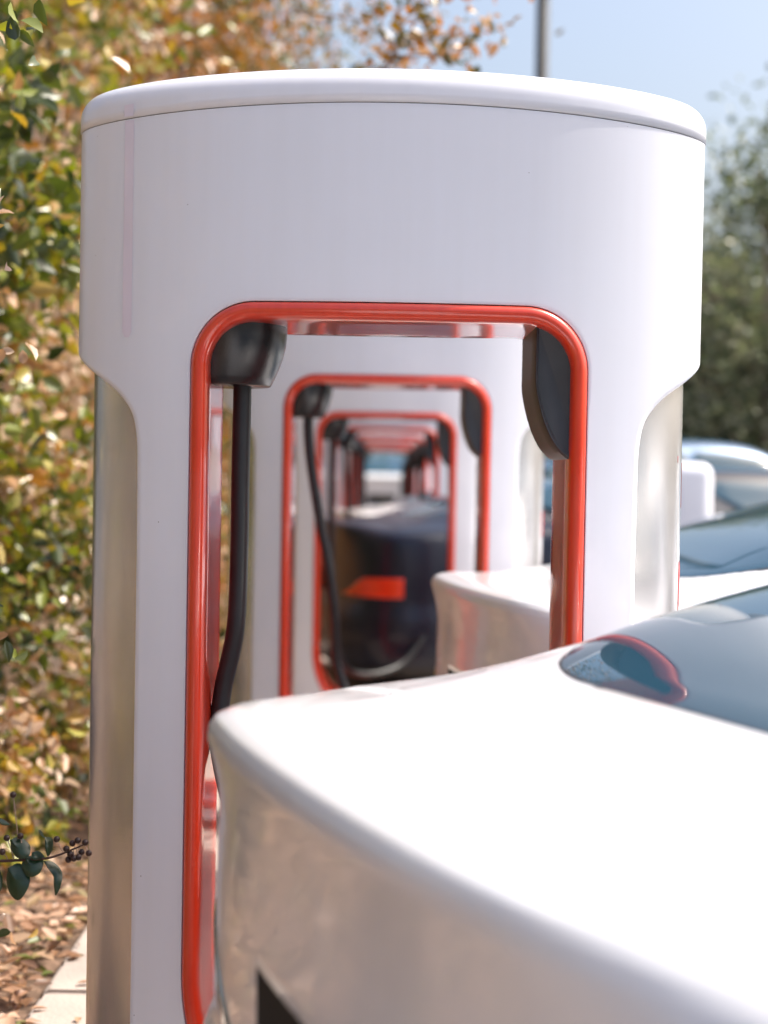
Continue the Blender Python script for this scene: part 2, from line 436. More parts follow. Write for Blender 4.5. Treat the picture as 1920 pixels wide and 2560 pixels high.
def dome(parent):
    """cable outlet that fills the top left corner of the opening"""
    V = []; n = 48; zs = [1.518, 1.520, 1.535, 1.555, 1.575, 1.595, 1.612, 1.625, 1.634]
    def xr(z):
        return float(np.interp(z, [1.518, 1.54, 1.565, 1.59, 1.615, 1.635], [-.228, -.217, -.207, -.200, -.197, -.197]))
    for z in zs:
        x1 = xr(z); x0 = -.345; t0 = (z - 1.518) / .12
        hd = .105 + .03 * math.sin(min(1, t0) * PI / 2)
        for k in range(n):
            t = 2 * PI * k / n
            cx, cy = math.cos(t), math.sin(t)
            e = 1.0
            x = (x0 + x1) / 2 - .03 + (x1 - x0 + .06) / 2 * math.copysign(abs(cx) ** e, cx); y = hd * math.copysign(abs(cy) ** e, cy)
            if z == zs[0]: x = (x - (x0 + x1) / 2) * .985 + (x0 + x1) / 2; y *= .98
            V.append((x, y, z))
    F = []
    for j in range(len(zs) - 1):
        for k in range(n):
            k2 = (k + 1) % n; F.append((j * n + k, j * n + k2, (j + 1) * n + k2, (j + 1) * n + k))
    F.append(tuple(range(n))[::-1]); F.append(tuple((len(zs) - 1) * n + k for k in range(n)))
    o = mesh_obj('cable_outlet', V, F, M_BLACK, parent); recalc(o); sharp(o, 50)

def pocket(parent):
    """connector holster on the right wall of the opening"""
    prof = catmull([(.268, 1.645), (.268, 1.60), (.268, 1.555), (.2685, 1.525), (.275, 1.49), (.287, 1.45), (.304, 1.415), (.325, 1.392), (.342, 1.385)], 5)
    y0, y1 = -.150, .155
    def ysh(x, s): return s
    ys = [(y0, .0), (y0, .006), (y0 + .004, 0), (-.05, 0), (.05, 0), (y1 - .004, 0), (y1, .006)]
    V = []
    outl = [(p[0], p[1]) for p in prof] + [(.345, 1.42), (.345, 1.645)]
    cx, cz = .31, 1.53
    rings = [(y0 + .004, .14, ), (y0 + .0015, .10), (y0, .06), (y0, .04), (y0 + .004, .0), (-.05, 0), (.05, 0), (y1, 0)]
    n = len(outl)
    for y, ins in rings:
        for (x, z) in outl:
            f = 1 - ins * 1.0
            V.append((cx + (x - cx) * f, y, cz + (z - cz) * f))
    F = []
    for j in range(len(rings) - 1):
        for k in range(n):
            k2 = (k + 1) % n; F.append((j * n + k, j * n + k2, (j + 1) * n + k2, (j + 1) * n + k))
    F.append(tuple(range(n))[::-1]); F.append(tuple((len(rings) - 1) * n + k for k in range(n)))
    o = mesh_obj('connector_holster', V, F, M_POCKET, parent); recalc(o); sharp(o, 40)

proto_parts = thing('charging_post', 'x', 'charging post')
shell = shell_mesh(proto_parts); cap_mesh(proto_parts); ring_mesh(proto_parts); end_panels(proto_parts); gasket(proto_parts); dome(proto_parts); pocket(proto_parts)
SPC = 2.8; CH0 = 3.24
YC = [CH0 + SPC * k for k in range(8)]
labels = ['white charging post in front, sharp and largest, with glossy red rounded opening',
          'second white charging post, framed directly inside the red opening of the nearest one',
          'third white charging post, its red frame the third counting inward from the largest',
          'fourth white charging post, seen blurred as the fourth red frame inward',
          'fifth white charging post, small blurred red frame fifth from the front',
          'sixth white charging post, tiny blurred frame deep inside the nested openings',
          'seventh white charging post, tiny blurred frame just before the last one of the row',
          'eighth and farthest white charging post at the end of the receding row']
posts = []
for k, y in enumerate(YC):
    p = proto_parts if k == 0 else copy_tree(proto_parts)
    p.location = (.005, y, .03 if k == 1 else 0); p['label'] = labels[k]; p['group'] = 'white and red charging posts in a row'
    posts.append(p)
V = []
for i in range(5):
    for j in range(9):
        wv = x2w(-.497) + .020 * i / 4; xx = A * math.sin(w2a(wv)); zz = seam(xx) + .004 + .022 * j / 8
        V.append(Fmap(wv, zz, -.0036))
o = mesh_obj('pink_reflection_strip', V, grid(V, 5, 9), M_PINK, posts[0])  # top end of the painted pink reflection, carried onto the cap
# pink reflection on the first post's near face, painted as a thin strip
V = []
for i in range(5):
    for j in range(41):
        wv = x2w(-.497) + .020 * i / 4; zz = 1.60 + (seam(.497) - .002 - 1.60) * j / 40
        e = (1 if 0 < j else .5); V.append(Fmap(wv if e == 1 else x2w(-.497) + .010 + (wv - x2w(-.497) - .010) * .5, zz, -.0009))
o = mesh_obj('pink_reflection_strip', V, grid(V, 5, 41), M_PINK, posts[0]); o['label'] = 'pink reflection painted as a vertical strip on the upper left face'

def cable(path, parent, r=.018):
    V, F = tube([tuple(p) for p in catmull(path, 10)], r, 14); return mesh_obj('cable', V, F, M_RUBBER, parent)
# local coordinates of the post (origin = post location)
def conn(parent, tip, direction):
    """plug handle"""
    d = Vector(direction).normalized(); t = Vector(tip)
    V, F = tube([t - d * .15, t - d * .12, t - d * .06, t - d * .02, t], [.017, .022, .026, .024, .02], 16); return mesh_obj('plug', V, F, M_BLACK, parent)
def z_(v): return EYE + v
cable([(-.282, 0, 1.55), (-.282, 0, 1.48), (-.283, 0, 1.35), (-.283, 0, 1.2), (-.288, .0, 1.05), (-.312, 0, .92), (-.312, -.02, .81), (-.26, -.06, .67), (-.15, -.12, .60), (-.02, -.20, .63), (.06, -.26, .72)], posts[0])
cable([(-.282, 0, 1.55), (-.282, 0, 1.47), (-.27, 0, 1.35), (-.235, 0, 1.15), (-.20, 0, .98), (-.175, 0, .80), (-.16, -.0, .62), (-.08, -.06, .47), (.10, -.20, .42), (.34, -.36, .52), (.44, -.42, .68)], posts[1])
cable([(-.282, 0, 1.55), (-.281, 0, 1.45), (-.280, 0, 1.2), (-.278, 0, .95), (-.27, 0, .70), (-.25, 0, .45), (-.15, .10, .28), (.10, .35, .30), (.30, .50, .55)], posts[2])
for k in range(4, 8):
    p = posts[k]; s = 1
    cable([(-.282, 0, 1.55), (-.281, 0, 1.45), (-.275, 0, 1.2), (-.265, 0, .95), (-.22, 0, .70), (-.10, 0, .50), (.05, .0, .46), (.19, 0, .62), (.235, 0, .9), (.235, 0, 1.2), (.24, 0, 1.36)], p)
    conn(p, (.262, 0, 1.50), (.18, 0, 1))
cable([(-.282, 0, 1.55), (-.281, 0, 1.45), (-.26, 0, 1.2), (-.24, 0, .85), (-.16, -.02, .52), (.05, -.05, .34), (.28, -.03, .45), (.36, 0, .70), (.27, 0, 1.05), (.235, 0, 1.36)], posts[3])
conn(posts[3], (.262, 0, 1.50), (.18, 0, 1))

# ------------------------------------------------------------------ car
OUT = catmull([(.0, 0), (.003, .18), (.012, .36), (.032, .52), (.072, .67), (.13, .79), (.23, .875), (.39, .912), (.7, .922), (1.2, .925), (1.8, .925), (2.5, .925), (3.2, .922), (3.8, .905), (4.2, .86), (4.42, .74), (4.57, .5), (4.65, .25), (4.67, 0)], 10)
OUT = [np.array(p) for p in OUT]
full = OUT + [np.array((p[0], -p[1])) for p in OUT[-2:0:-1]]
NO = len(full)
cprof = [(.16,.17),(.06,.20),(.01,.30),(-.022,.44),(-.020,.53),(.004,.59),(.026,.62),(.030,.65),(.030,.69),(.030,.74),(.029,.79),(.028,.85),(.026,.90),(.020,.945),(.012,.980),(.006,1.000),(.001,1.018),(.002,1.033),(.010,1.045),(.028,1.053),(.058,1.057)]
sprof = [(.16,.17),(.06,.20),(.01,.30),(-.018,.44),(-.015,.53),(-.002,.59),(.004,.62),(.005,.65),(.005,.69),(.004,.74),(.005,.79),(.008,.85),(.013,.90),(.020,.945),(.027,.972),(.038,.992),(.054,1.008),(.073,1.019),(.095,1.027),(.12,1.033),(.15,1.038)]
NT = len(cprof)
def sm(a, b, x): t = min(1, max(0, (x - a) / (b - a))); return t * t * (3 - 2 * t)
gu = [(0, 1.0), (.5, 1.0), (1.0, 1.0), (3.0, .985), (3.6, .95), (4.2, .84), (4.67, .70)]
def gz(u): return float(np.interp(u, [g[0] for g in gu], [g[1] for g in gu]))
def body_pt(i, t):
    """i: float index round the outline, t: float index up the profile"""
    i0 = int(math.floor(i)) % NO; fi = i - math.floor(i); p = full[i0] * (1 - fi) + full[(i0 + 1) % NO] * fi
    tg = full[(i0 + 1) % NO] - full[i0]; tg2 = full[(i0 + 2) % NO] - full[(i0 + 1) % NO]; tg0 = full[i0] - full[i0 - 1]
    t_ = (tg0 + tg) * (1 - fi) + (tg + tg2) * fi; t_ = t_ / np.linalg.norm(t_); nn = np.array((t_[1], -t_[0]))   # inward for this winding?
    nn = -nn if (np.array((2.3, 0)) - p) @ nn < 0 else nn
    t0 = min(NT - 2, int(t)); ft = t - t0
    cw = (1 - sm(.45, .85, abs(p[1]))) if p[0] < 2 else 0
    c = np.array(cprof[t0]) * (1 - ft) + np.array(cprof[t0 + 1]) * ft; s = np.array(sprof[t0]) * (1 - ft) + np.array(sprof[t0 + 1]) * ft
    # on long sides the shoulder rolls in over a shorter width
    q = c * cw + s * (1 - cw)
    z = q[1]; g = gz(p[0])
    if z > .85: z += .035 * sm(.12, .95, p[0]) * (z - .85) / .17
    if z > .5: z = .5 + (z - .5) * (1 - (1 - g) * 1.8)
    pos = p + nn * q[0]
    return np.array((pos[0], pos[1], z)), nn
def in_recess(p):
    return p[0] < .6 and abs(p[1]) < .25 and .632 < p[2] < .775
def body_mesh(paint, parent):
    V = []; K = 3; nt_ = (NT - 1) * K + 1
    dens = []
    for i in range(NO):
        m_ = 3 if full[i][0] < .5 else 1
        for k in range(m_): dens.append(i + k / m_)
    q_ = [0.0] + [.02 * k for k in range(1, 26)] + [.54 + .046 * k for k in range(0, 11)]
    rec = []
    for i in dens:
        row = []
        for t in range(nt_):
            p, nn = body_pt(i, t / K)
            # wheel arches
            for uc in (1.02, 3.85):
                r_ = math.hypot(p[0] - uc, p[2] - .33)
                if r_ < .37 and abs(p[1]) > .6: p = np.array((p[0], math.copysign(abs(p[1]) - .22, p[1]), p[2]))
            if in_recess(p): p = np.array((p[0] + .045, p[1], p[2])); rec.append(len(V) + t)
            row.append(p)
        e = row[-1]; su = min(max(e[0], .75), 4.0)
        for q in q_[1:]:
            sp = np.array((su, 0)); xy = e[:2] * (1 - q) + sp * q
            zt = top(xy[0], xy[1]) + (e[2] - top(e[0], e[1])) * max(0, 1 - q * 3.5) ** 2
            row.append(np.array((xy[0], xy[1], zt)))
        V += row
    nv = nt_ + len(q_) - 1; nu = len(dens)
    o = mesh_obj('body', V, grid(V, nu, nv, True), [paint, M_TRIM], parent)
    rec = set(rec)
    for poly in o.data.polygons:
        c = poly.center
        if any(v in rec for v in poly.vertices): poly.material_index = 1
        if 0 and abs(c.y) < .31 and .63 < c.z < .805 and c.x > .075 and c.x < .2: poly.material_index = 1
        if c.z < .27: poly.material_index = 1
        for uc in (1.02, 3.85):
            if math.hypot(c.x - uc, c.z - .33) < .365 and abs(c.y) < .76: poly.material_index = 1
    recalc(o, 1e-4)
    return o
ZC = catmull([(.30, 1.074), (.42, 1.090), (.50, 1.112), (.62, 1.154), (.8, 1.212), (1.1, 1.281), (1.4, 1.342), (1.7, 1.385), (2.0, 1.420), (2.4, 1.437), (2.8, 1.415), (3.1, 1.345), (3.4, 1.215), (3.72, 1.06), (3.9, 1.0)], 8)
ZCx, ZCz = [a[0] for a in ZC], [a[1] for a in ZC]
def soft(z, u):
    g = gz(u); return .5 + (z - .5) * (1 - (1 - g) * 1.8) if z > .5 else z
def deck(u, v): return soft(1.054 + .032 * sm(.04, .6, u) - .020 * (v / .76) ** 2, u)
def VH(u): return float(np.interp(u, [.4, .6, 1.0, 1.5, 2.2, 2.8, 3.3, 3.8], [.68, .70, .71, .70, .66, .665, .69, .70]))
def NH(u): return float(np.interp(u, [.4, .9, 1.5, 3, 3.8], [6.5, 8, 10, 10, 7]))
def top(u, v):
    d = deck(u, v); g = max(0, float(np.interp(u, ZCx, ZCz)) - deck(u, 0)) if .3 < u < 3.9 else 0
    x = abs(v) / VH(u); return d + g * (1 - .06 * min(1, x) ** 2) / (1 + x ** NH(u))
def tnorm(u, v):
    e = .004; n = np.array((-(top(u + e, v) - top(u - e, v)) / (2 * e), -(top(u, v + e) - top(u, v - e)) / (2 * e), 1)); return n / np.linalg.norm(n)
def on_top(u, v, off):
    return tuple(np.array((u, v, top(u, v))) + tnorm(u, v) * off)
def oval(name, cu, au, bv, n, m, parent, off, nr=26, na=120, sink=True):
    """superelliptic pane lying on the body surface; bv(u) = half width"""
    V = [on_top(cu, 0, off)]; F = []
    for r_ in range(1, nr + 1):
        f = r_ / nr
        for k in range(na):
            t = 2 * PI * k / na; c_, s_ = math.cos(t), math.sin(t)
            q = (abs(c_) ** n + abs(s_) ** n) ** (-1 / n); u = cu + au * f * c_ * q
            V.append(on_top(u, bv * f * s_ * q * (VH(u) / .70), off if r_ < nr else -.002))
    for k in range(na): F.append((0, 1 + k, 1 + (k + 1) % na))
    for r_ in range(nr - 1):
        for k in range(na):
            a, b = 1 + r_ * na + k, 1 + r_ * na + (k + 1) % na; F.append((a, a + na, b + na, b))
    o = mesh_obj(name, V, F, m, parent); return recalc(o)
def vP(u, p): return VH(u) * ((1 - p) / p) ** (1 / NH(u))
def flank(name, u0, u1, p0, p1, m, parent, off=.003, nu=24, nv=10):
    for s in (1, -1):
        V = []
        for i in range(nu + 1):
            f = i / nu; u = u0 + (u1 - u0) * f
            # taper the pane to a point at each end like a day light opening
            k0 = p0 * (1 - 0) ; w_ = min(1, f * 4.0, (1 - f) * 5.0) if (u0, u1) != (2.18, 2.23) else 1
            for j in range(nv + 1):
                p = p1 + (p0 - p1) * (j / nv) * (.35 + .65 * w_); v = min(vP(u, p), .78)
                V.append(on_top(u, s * v, off if 0 < j < nv and 0 < i < nu else -.003))
        recalc(mesh_obj(name, V, grid(V, nu + 1, nv + 1), m, parent))
def body_patch(name, i0, i1, t0f, t1f, m, parent, off=.004, ni=24, nt=10, both=False):
    obs = []
    for s in ((1, -1) if both else (1,)):
        V = []
        for a in range(ni + 1):
            i = i0 + (i1 - i0) * a / ni
            for b in range(nt + 1):
                f = a / ni; t = t0f(f) + (t1f(f) - t0f(f)) * b / nt
                p, nn = body_pt(i, t); e = min(a, ni - a, b, nt - b); o_ = off if e > 0 else -off
                V.append((p[0] - nn[0] * o_, s * (p[1] - nn[1] * o_), p[2]))
        o = mesh_obj(name, V, grid(V, ni + 1, nt + 1), m, parent); recalc(o); obs.append(o)
    return obs
def wheel(parent, u, v):
    w_ = bpy.data.objects.new('wheel', None); C.objects.link(w_); w_.parent = parent; w_.location = (u, v, .335)
    s = 1 if v > 0 else -1
    pr = [(-.10, .22), (-.11, .28), (-.10, .32), (-.07, .335), (.07, .335), (.10, .32), (.11, .28), (.10, .22)]
    V = []; n = 40
    for k in range(n):
        a = 2 * PI * k / n
        for y, r in pr: V.append((r * math.cos(a), y, r * math.sin(a)))
    recalc(mesh_obj('tyre', V, grid(V, n, len(pr), True), M_TYRE, w_))
    bm = bmesh.new()
    for k in range(10):
        a = 2 * PI * k / 10
        V_, F_ = box_vf(.03, .225, -.012, .012, -.015, .015)
        vs = [bm.verts.new((x * math.cos(a) - z * math.sin(a), s * .075 + y, x * math.sin(a) + z * math.cos(a))) for x, y, z in V_]
        for f in F_: bm.faces.new([vs[i] for i in f])
    mt = bmesh.ops.create_cone(bm, cap_ends=True, segments=24, radius1=.05, radius2=.04, depth=.05, matrix=Matrix.Translation((0, s * .08, 0)) @ Matrix.Rotation(PI / 2, 4, 'X'))
    me = bpy.data.meshes.new('rim'); bm.to_mesh(me); bm.free(); me.materials.append(M_RIM)
    o = bpy.data.objects.new('rim', me); C.objects.link(o); o.parent = w_
    V, F = [], []
    for k in range(n):
        a = 2 * PI * k / n
        for y, r in ((s * .09, .225), (s * .07, .215), (s * .0, .21), (s * -.02, .0)): V.append((r * math.cos(a), y, r * math.sin(a)))
    recalc(mesh_obj('rim_barrel', V, grid(V, n, 4, True), M_TRIM, w_), 1e-4)
def make_car(label, paint, lens=M_LENS, scale=1):
    root = thing('parked_car', label, 'car', group='cars parked at the charging bays')
    body_mesh(paint, root)
    oval('window_seal', 1.225, .78, .635, 5, M_TRIM, root, .0012)
    oval('rear_window', 1.225, .772, .627, 5, M_GLASS, root, .0030)
    oval('roof_glass', 2.40, .355, .53, 7, M_GLASS, root, .003)
    oval('windscreen', 3.24, .44, .58, 5, M_GLASS, root, .003)
    flank('side_window', 1.15, 2.18, .10, .80, M_GLASS, root); flank('side_window', 2.23, 3.45, .10, .80, M_GLASS, root)
    for s in (1, -1):      # boot lid shut lines
        V = []
        P = catmull([(.10, .575), (.15, .555), (.25, .535), (.38, .57), (.46, .60)], 8)
        for i, p in enumerate(P):
            for dv in (-.0022, .0022): V.append(on_top(p[0], s * (p[1] + dv), .0012))
        recalc(mesh_obj('boot_shut_line', V, grid(V, len(P), 2), M_TRIM, root))
    # tail lamps wrap round the corners, between plate recess and haunch crease
    i0 = next(i for i, p in enumerate(OUT) if p[1] > .36); i1 = next(i for i, p in enumerate(OUT) if p[0] > .30)
    body_patch('tail_light', i0, i1, lambda f: 6.9 + .1 * f, lambda f: 7.2 + 2.3 * sm(0, .6, f) + .2 * f, lens, root, both=True)
    # bumper shadow gap and boot shut line
    body_patch('shut_line', 0, i0 + 10, lambda f: 5.8, lambda f: 6.05, M_TRIM, root, off=.0012, nt=2, both=True)
    V, F = box_vf(.092, .097, -.155, .155, .650, .765); mesh_obj('licence_plate', V, F, M_PLATE, root, smooth=False)
    for s in (1, -1):
        for u in (1.02, 3.85): wheel(root, u, s * .80)
        bm = bmesh.new(); bmesh.ops.create_uvsphere(bm, u_segments=20, v_segments=12, radius=1)
        for v in bm.verts:
            v.co = Vector((v.co.x * .10 + 3.18, s * 1.0 + v.co.y * .11, 1.03 + v.co.z * .075 + .0))
        me = bpy.data.meshes.new('wing_mirror'); bm.to_mesh(me); bm.free(); me.materials.append(paint)
        me.polygons.foreach_set('use_smooth', [True] * len(me.polygons))
        o = bpy.data.objects.new('wing_mirror', me); C.objects.link(o); o.parent = root
    return root
def put(c, x, y, yaw=YAW): c.location = (x, y, 0); c.rotation_euler = (0, 0, yaw)
carA = make_car('large blurred white car in the foreground, its boot in front of the nearest post', M_WHITE_PAINT, M_LENS_CLEAR); put(carA, -.088, 1.665, R(19))
def recopy(src, label, x, y, yaw=YAW):
    c = copy_tree(src); c['label'] = label; put(c, x, y, yaw); return c
recopy(carA, 'white car whose boot and plate recess show through the nearest red opening', .205, 4.64, R(10))
recopy(carA, 'white car right of the nearest post, behind the one seen through its opening', .95, 7.35, R(12))
carD = make_car('dark navy car with red tail light, seen through the third red frame', M_NAVY_PAINT); put(carD, -.36, 10.1, R(12))
recopy(carA, 'white car directly beyond the dark navy one', -.36, 13.0, R(12))

carS = make_car('taller bright blue car far down the row at right, its roof above the nearer ones', M_SILVER_PAINT); put(carS, .6, 15.9); carS.scale = (1, 1, 1.2)
recopy(carD, 'dark navy car far down the row, beyond the bright blue one', .7, 18.7)
recopy(carA, 'tiny white car at the far end of the row', .6, 21.5)
recopy(carA, 'far white vehicle seen end on through the innermost opening', -.05, 30, R(90)).scale = (1, 1, 1.2)

# ------------------------------------------------------------------ vegetation
def leaves(name, pts, size, m, parent, hue=None, detail=False, flat=0, drop=.3, seed=0):
    """pts: (n,3) leaf positions; one mesh"""
    rng = np.random.default_rng(seed); n = len(pts); pts = np.asarray(pts)
    d = rng.normal(size=(n, 3)); d[:, 2] = d[:, 2] * (1 - flat) - drop; d /= np.linalg.norm(d, axis=1)[:, None]
    up = rng.normal(size=(n, 3)); up[:, 2] += flat * 6 + .4; s = np.cross(d, up); s /= np.linalg.norm(s, axis=1)[:, None] + 1e-9
    nn = np.cross(s, d)
    L = size * rng.uniform(.6, 1.3, n)[:, None]; Wd = L * rng.uniform(.22, .34, n)[:, None]
    if detail: tmpl = [(0, 0, 0), (.18, .75, .12), (.45, 1.0, .16), (.75, .66, .05), (1, 0, -.12), (.75, -.66, .05), (.45, -1, .16), (.18, -.75, .12), (.45, 0, .0), (.75, 0, -.03)]; faces = [(0, 1, 2, 8), (8, 2, 3, 9), (9, 3, 4), (0, 8, 6, 7), (8, 9, 5, 6), (9, 4, 5)]
    else: tmpl = [(0, 0, 0), (.35, .95, .12), (.72, .7, .05), (1, 0, -.1), (.72, -.7, .05), (.35, -.95, .12)]; faces = [(0, 1, 2, 3), (0, 3, 4, 5)]
    k = len(tmpl); V = np.zeros((n, k, 3))
    for j, (a, b, c) in enumerate(tmpl): V[:, j] = pts + d * L * a + s * Wd * b + nn * L * c
    V = V.reshape(-1, 3)
    me = bpy.data.meshes.new(name)
    me.vertices.add(len(V)); me.vertices.foreach_set('co', V.ravel())
    lv = []; ls = []; lt = []; base = np.arange(n)[:, None] * k
    allf = [base + np.array(f)[None, :] for f in faces]
    # interleave per leaf is unnecessary: group by template face
    loops = np.concatenate([f.ravel() for f in allf]); tot = np.concatenate([np.full(n, len(f)) for f in faces])
    st = np.concatenate([[0], np.cumsum(tot)[:-1]])
    me.loops.add(len(loops)); me.loops.foreach_set('vertex_index', loops.astype(np.int32))
    me.polygons.add(len(tot)); me.polygons.foreach_set('loop_start', st.astype(np.int32)); me.polygons.foreach_set('loop_total', tot.astype(np.int32))
    me.update(calc_edges=True); me.polygons.foreach_set('use_smooth', [True] * len(tot))
    at = me.attributes.new('leafrnd', 'FLOAT', 'POINT')
    h = rng.uniform(0, 1, n) if hue is None else np.clip(hue + rng.normal(0, .17, n), 0, 1)
    at.data.foreach_set('value', np.repeat(h, k).astype(np.float32))
    me.materials.append(m); o = bpy.data.objects.new(name, me); C.objects.link(o)
    if parent: o.parent = parent
    return o
def tree(name, label, cat, base, centre, rad, n, size, m, group=None, clumps=70, stems=4, seed=1, trunk_r=.05, spread=.22, shell=.45, detail=False, hue_mid=.5):
    rng = np.random.default_rng(seed); root = thing(name, label, cat, base, 0, group)
    c = np.array(centre) - np.array(base); rad = np.array(rad)
    dirs = rng.normal(size=(clumps, 3)); dirs /= np.linalg.norm(dirs, axis=1)[:, None]
    rr = rng.uniform(shell, 1, clumps) ** .6
    cc = c + dirs * rr[:, None] * rad
    cc[:, 2] = np.maximum(cc[:, 2], .12)
    hue = np.clip(rng.normal(hue_mid, .25, clumps), 0, 1)
    idx = rng.integers(0, clumps, n); sp = spread * rad.mean() * rng.uniform(.6, 1.4, clumps)
    pts = cc[idx] + rng.normal(size=(n, 3)) * sp[idx][:, None] * np.array((1, 1, .75))
    pts[:, 2] = np.maximum(pts[:, 2], .02)
    ok = ~((pts[:, 0] + base[0] > -.84) & (pts[:, 2] + base[2] < 2.3) & (base[0] < -1)); pts = pts[ok]; idx = idx[ok]
    leaves('crown', pts, size, m, root, hue[idx], detail, seed=seed)
    VV, FF = [], []
    bases = [np.array((rng.normal(0, .09), rng.normal(0, .09), -.05)) for _ in range(stems)]
    tops = []
    for s in range(stems):
        a = 2 * PI * s / stems + rng.uniform(0, 1); tp = c + np.array((math.cos(a) * rad[0] * .35, math.sin(a) * rad[1] * .35, rad[2] * .15)); tops.append(tp)
        md = (bases[s] + tp) / 2 + rng.normal(0, .07, 3); md2 = bases[s] * .75 + tp * .25 + rng.normal(0, .04, 3)
        path = catmull([bases[s], md2, md, tp], 6); r_ = np.linspace(trunk_r, trunk_r * .45, len(path))
        v, f = tube([tuple(p) for p in path], list(r_), 9); k = len(VV); VV += v; FF += [tuple(i + k for i in q) for q in f]
    mesh_obj('trunk', VV, FF, M_BARK, root)
    VV, FF = [], []
    for q in range(clumps):
        b = tops[q % stems] * (1 - .35 * (q % 3) / 2) + bases[q % stems] * (.35 * (q % 3) / 2)
        md = (b + cc[q]) / 2 + rng.normal(0, .06, 3) * rad.mean()
        path = catmull([b, md, cc[q]], 4); r_ = np.linspace(trunk_r * .45, .005, len(path))
        v, f = tube([tuple(p) for p in path], list(r_), 6, False); k = len(VV); VV += v; FF += [tuple(i + k for i in q_) for q_ in f]
    mesh_obj('branches', VV, FF, M_BARK, root)
    return root
G = 'autumn shrubs and trees along the left of the posts'
# (label, base, centre, radii, leaves, size)
tree('crape_myrtle', 'nearest leafy shrub tree at upper left edge, mixed green and rust leaves', 'tree', (-2.15, 5.5, .2), (-2.15, 5.6, 2.2), (1.05, 1.1, 1.5), 11500, .088, M_LEAF, G, 80, seed=3, trunk_r=.035, spread=.16, hue_mid=.45)
tree('crape_myrtle', 'green and brown leafy shrub tree behind the nearest one at left', 'tree', (-2.2, 6.6, .25), (-2.15, 6.7, 1.75), (1.05, 1.3, 1.6), 14000, .088, M_LEAF, G, 100, seed=5, trunk_r=.04, spread=.16, hue_mid=.5)
tree('crape_myrtle', 'leafy shrub tree mid way along the left bed, third from the camera', 'tree', (-2.3, 9.2, .25), (-2.25, 9.2, 2.4), (1.25, 1.4, 2.3), 16000, .090, M_LEAF, G, 100, seed=8, trunk_r=.045, spread=.17, hue_mid=.52)
tree('crape_myrtle', 'tall orange leaved tree whose crown shows above the nearest post', 'tree', (-2.4, 12.4, .25), (-2.15, 12.4, 3.9), (1.75, 1.7, 2.6), 24000, .075, M_LEAF_ORANGE, G, 110, seed=11, trunk_r=.06, hue_mid=.5)
tree('crape_myrtle', 'farther brown and green tree closing the left bed', 'tree', (-2.2, 16.5, .25), (-2.3, 16.5, 3.2), (1.7, 2.0, 3.0), 20000, .085, M_LEAF, G, 100, seed=13, trunk_r=.06, hue_mid=.62)
tree('crape_myrtle', 'last orange tree at the end of the left bed', 'tree', (-2.0, 21.5, .25), (-2.2, 21.5, 3.6), (1.9, 2.2, 3.3), 18000, .095, M_LEAF_ORANGE, G, 90, seed=17, trunk_r=.07)
# low shrubs that close the lower left
tree('low_shrub', 'low rusty shrub at the bed edge left of the nearest post base', 'shrub', (-1.55, 6.3, .15), (-1.55, 6.3, .72), (.6, .8, .7), 9000, .06, M_LEAF, G, 60, seed=19, trunk_r=.015, hue_mid=.6)
tree('low_shrub', 'small leafy sprout on the leaf litter near the concrete edge', 'shrub', (-1.22, 5.0, .12), (-1.22, 5.0, .36), (.26, .4, .28), 1500, .06, M_LEAF, G, 26, seed=31, trunk_r=.008, hue_mid=.6)
tree('low_shrub', 'low green and orange shrub further back in the bed', 'shrub', (-1.55, 8.3, .15), (-1.55, 8.3, .95), (.62, 1.0, .9), 9000, .055, M_LEAF, G, 60, seed=23, trunk_r=.015, hue_mid=.55)
tree('low_shrub', 'golden low shrub beside the second post', 'shrub', (-1.6, 11.2, .15), (-1.6, 11.2, 1.2), (.68, 1.3, 1.1), 10000, .06, M_LEAF_ORANGE, G, 60, seed=29, trunk_r=.02)
# background
GB = 'evergreen trees beyond the car park'
for q, (ty, lb) in enumerate([(2.0, 'bushy shrub tree beside the camera, left of the frame'), ]):
    tree('crape_myrtle', lb, 'tree', (-2.6, ty, .2), (-2.6, ty, 1.9), (1.1, 1.5, 1.8), 9000, .085, M_LEAF, G, 90, seed=60 + q, trunk_r=.035, hue_mid=.66)
for i, (x, y, r_, zc, lb) in enumerate([(5.5, 23, 1.9, 3.4, 'large grey green tree at the right edge behind the parked cars'), (4.9, 27, 1.7, 3.0, 'lower grey green tree beside the nearest post at right'), (10, 26, 2.6, 3.4, 'grey green tree partly beyond the right edge'), (1.6, 42, 3.0, 2.0, 'dark tree at the far end of the row of posts, seen through the openings'), (-3.2, 33, 3.2, 3.2, 'dark tree closing the view beyond the left bed')]):
    tree('evergreen_tree', lb, 'tree', (x, y, 0), (x, y, zc), (r_, r_, r_ * 1.08 if i != 0 else 2.6), 15000 if i < 3 else 7000, .14 if i < 3 else .2, M_LEAF_DARK, GB, 75, seed=40 + i, trunk_r=.12, spread=.2, hue_mid=.5)
# long hedge in the far distance
rng = np.random.default_rng(5)
n = 30000; hp = np.stack([rng.uniform(-30, 40, n), rng.uniform(46, 50, n), rng.uniform(0, 1, n) ** .8 * 2.3], 1)
hp[:, 2] *= 1 + .25 * np.sin(hp[:, 0] * .9) + .1 * np.sin(hp[:, 0] * 3.1)
tag(leaves('far_hedge', hp, .42, M_LEAF_DARK, None, None, seed=9), 'long dark green hedge in the far distance', 'hedge', kind='stuff')

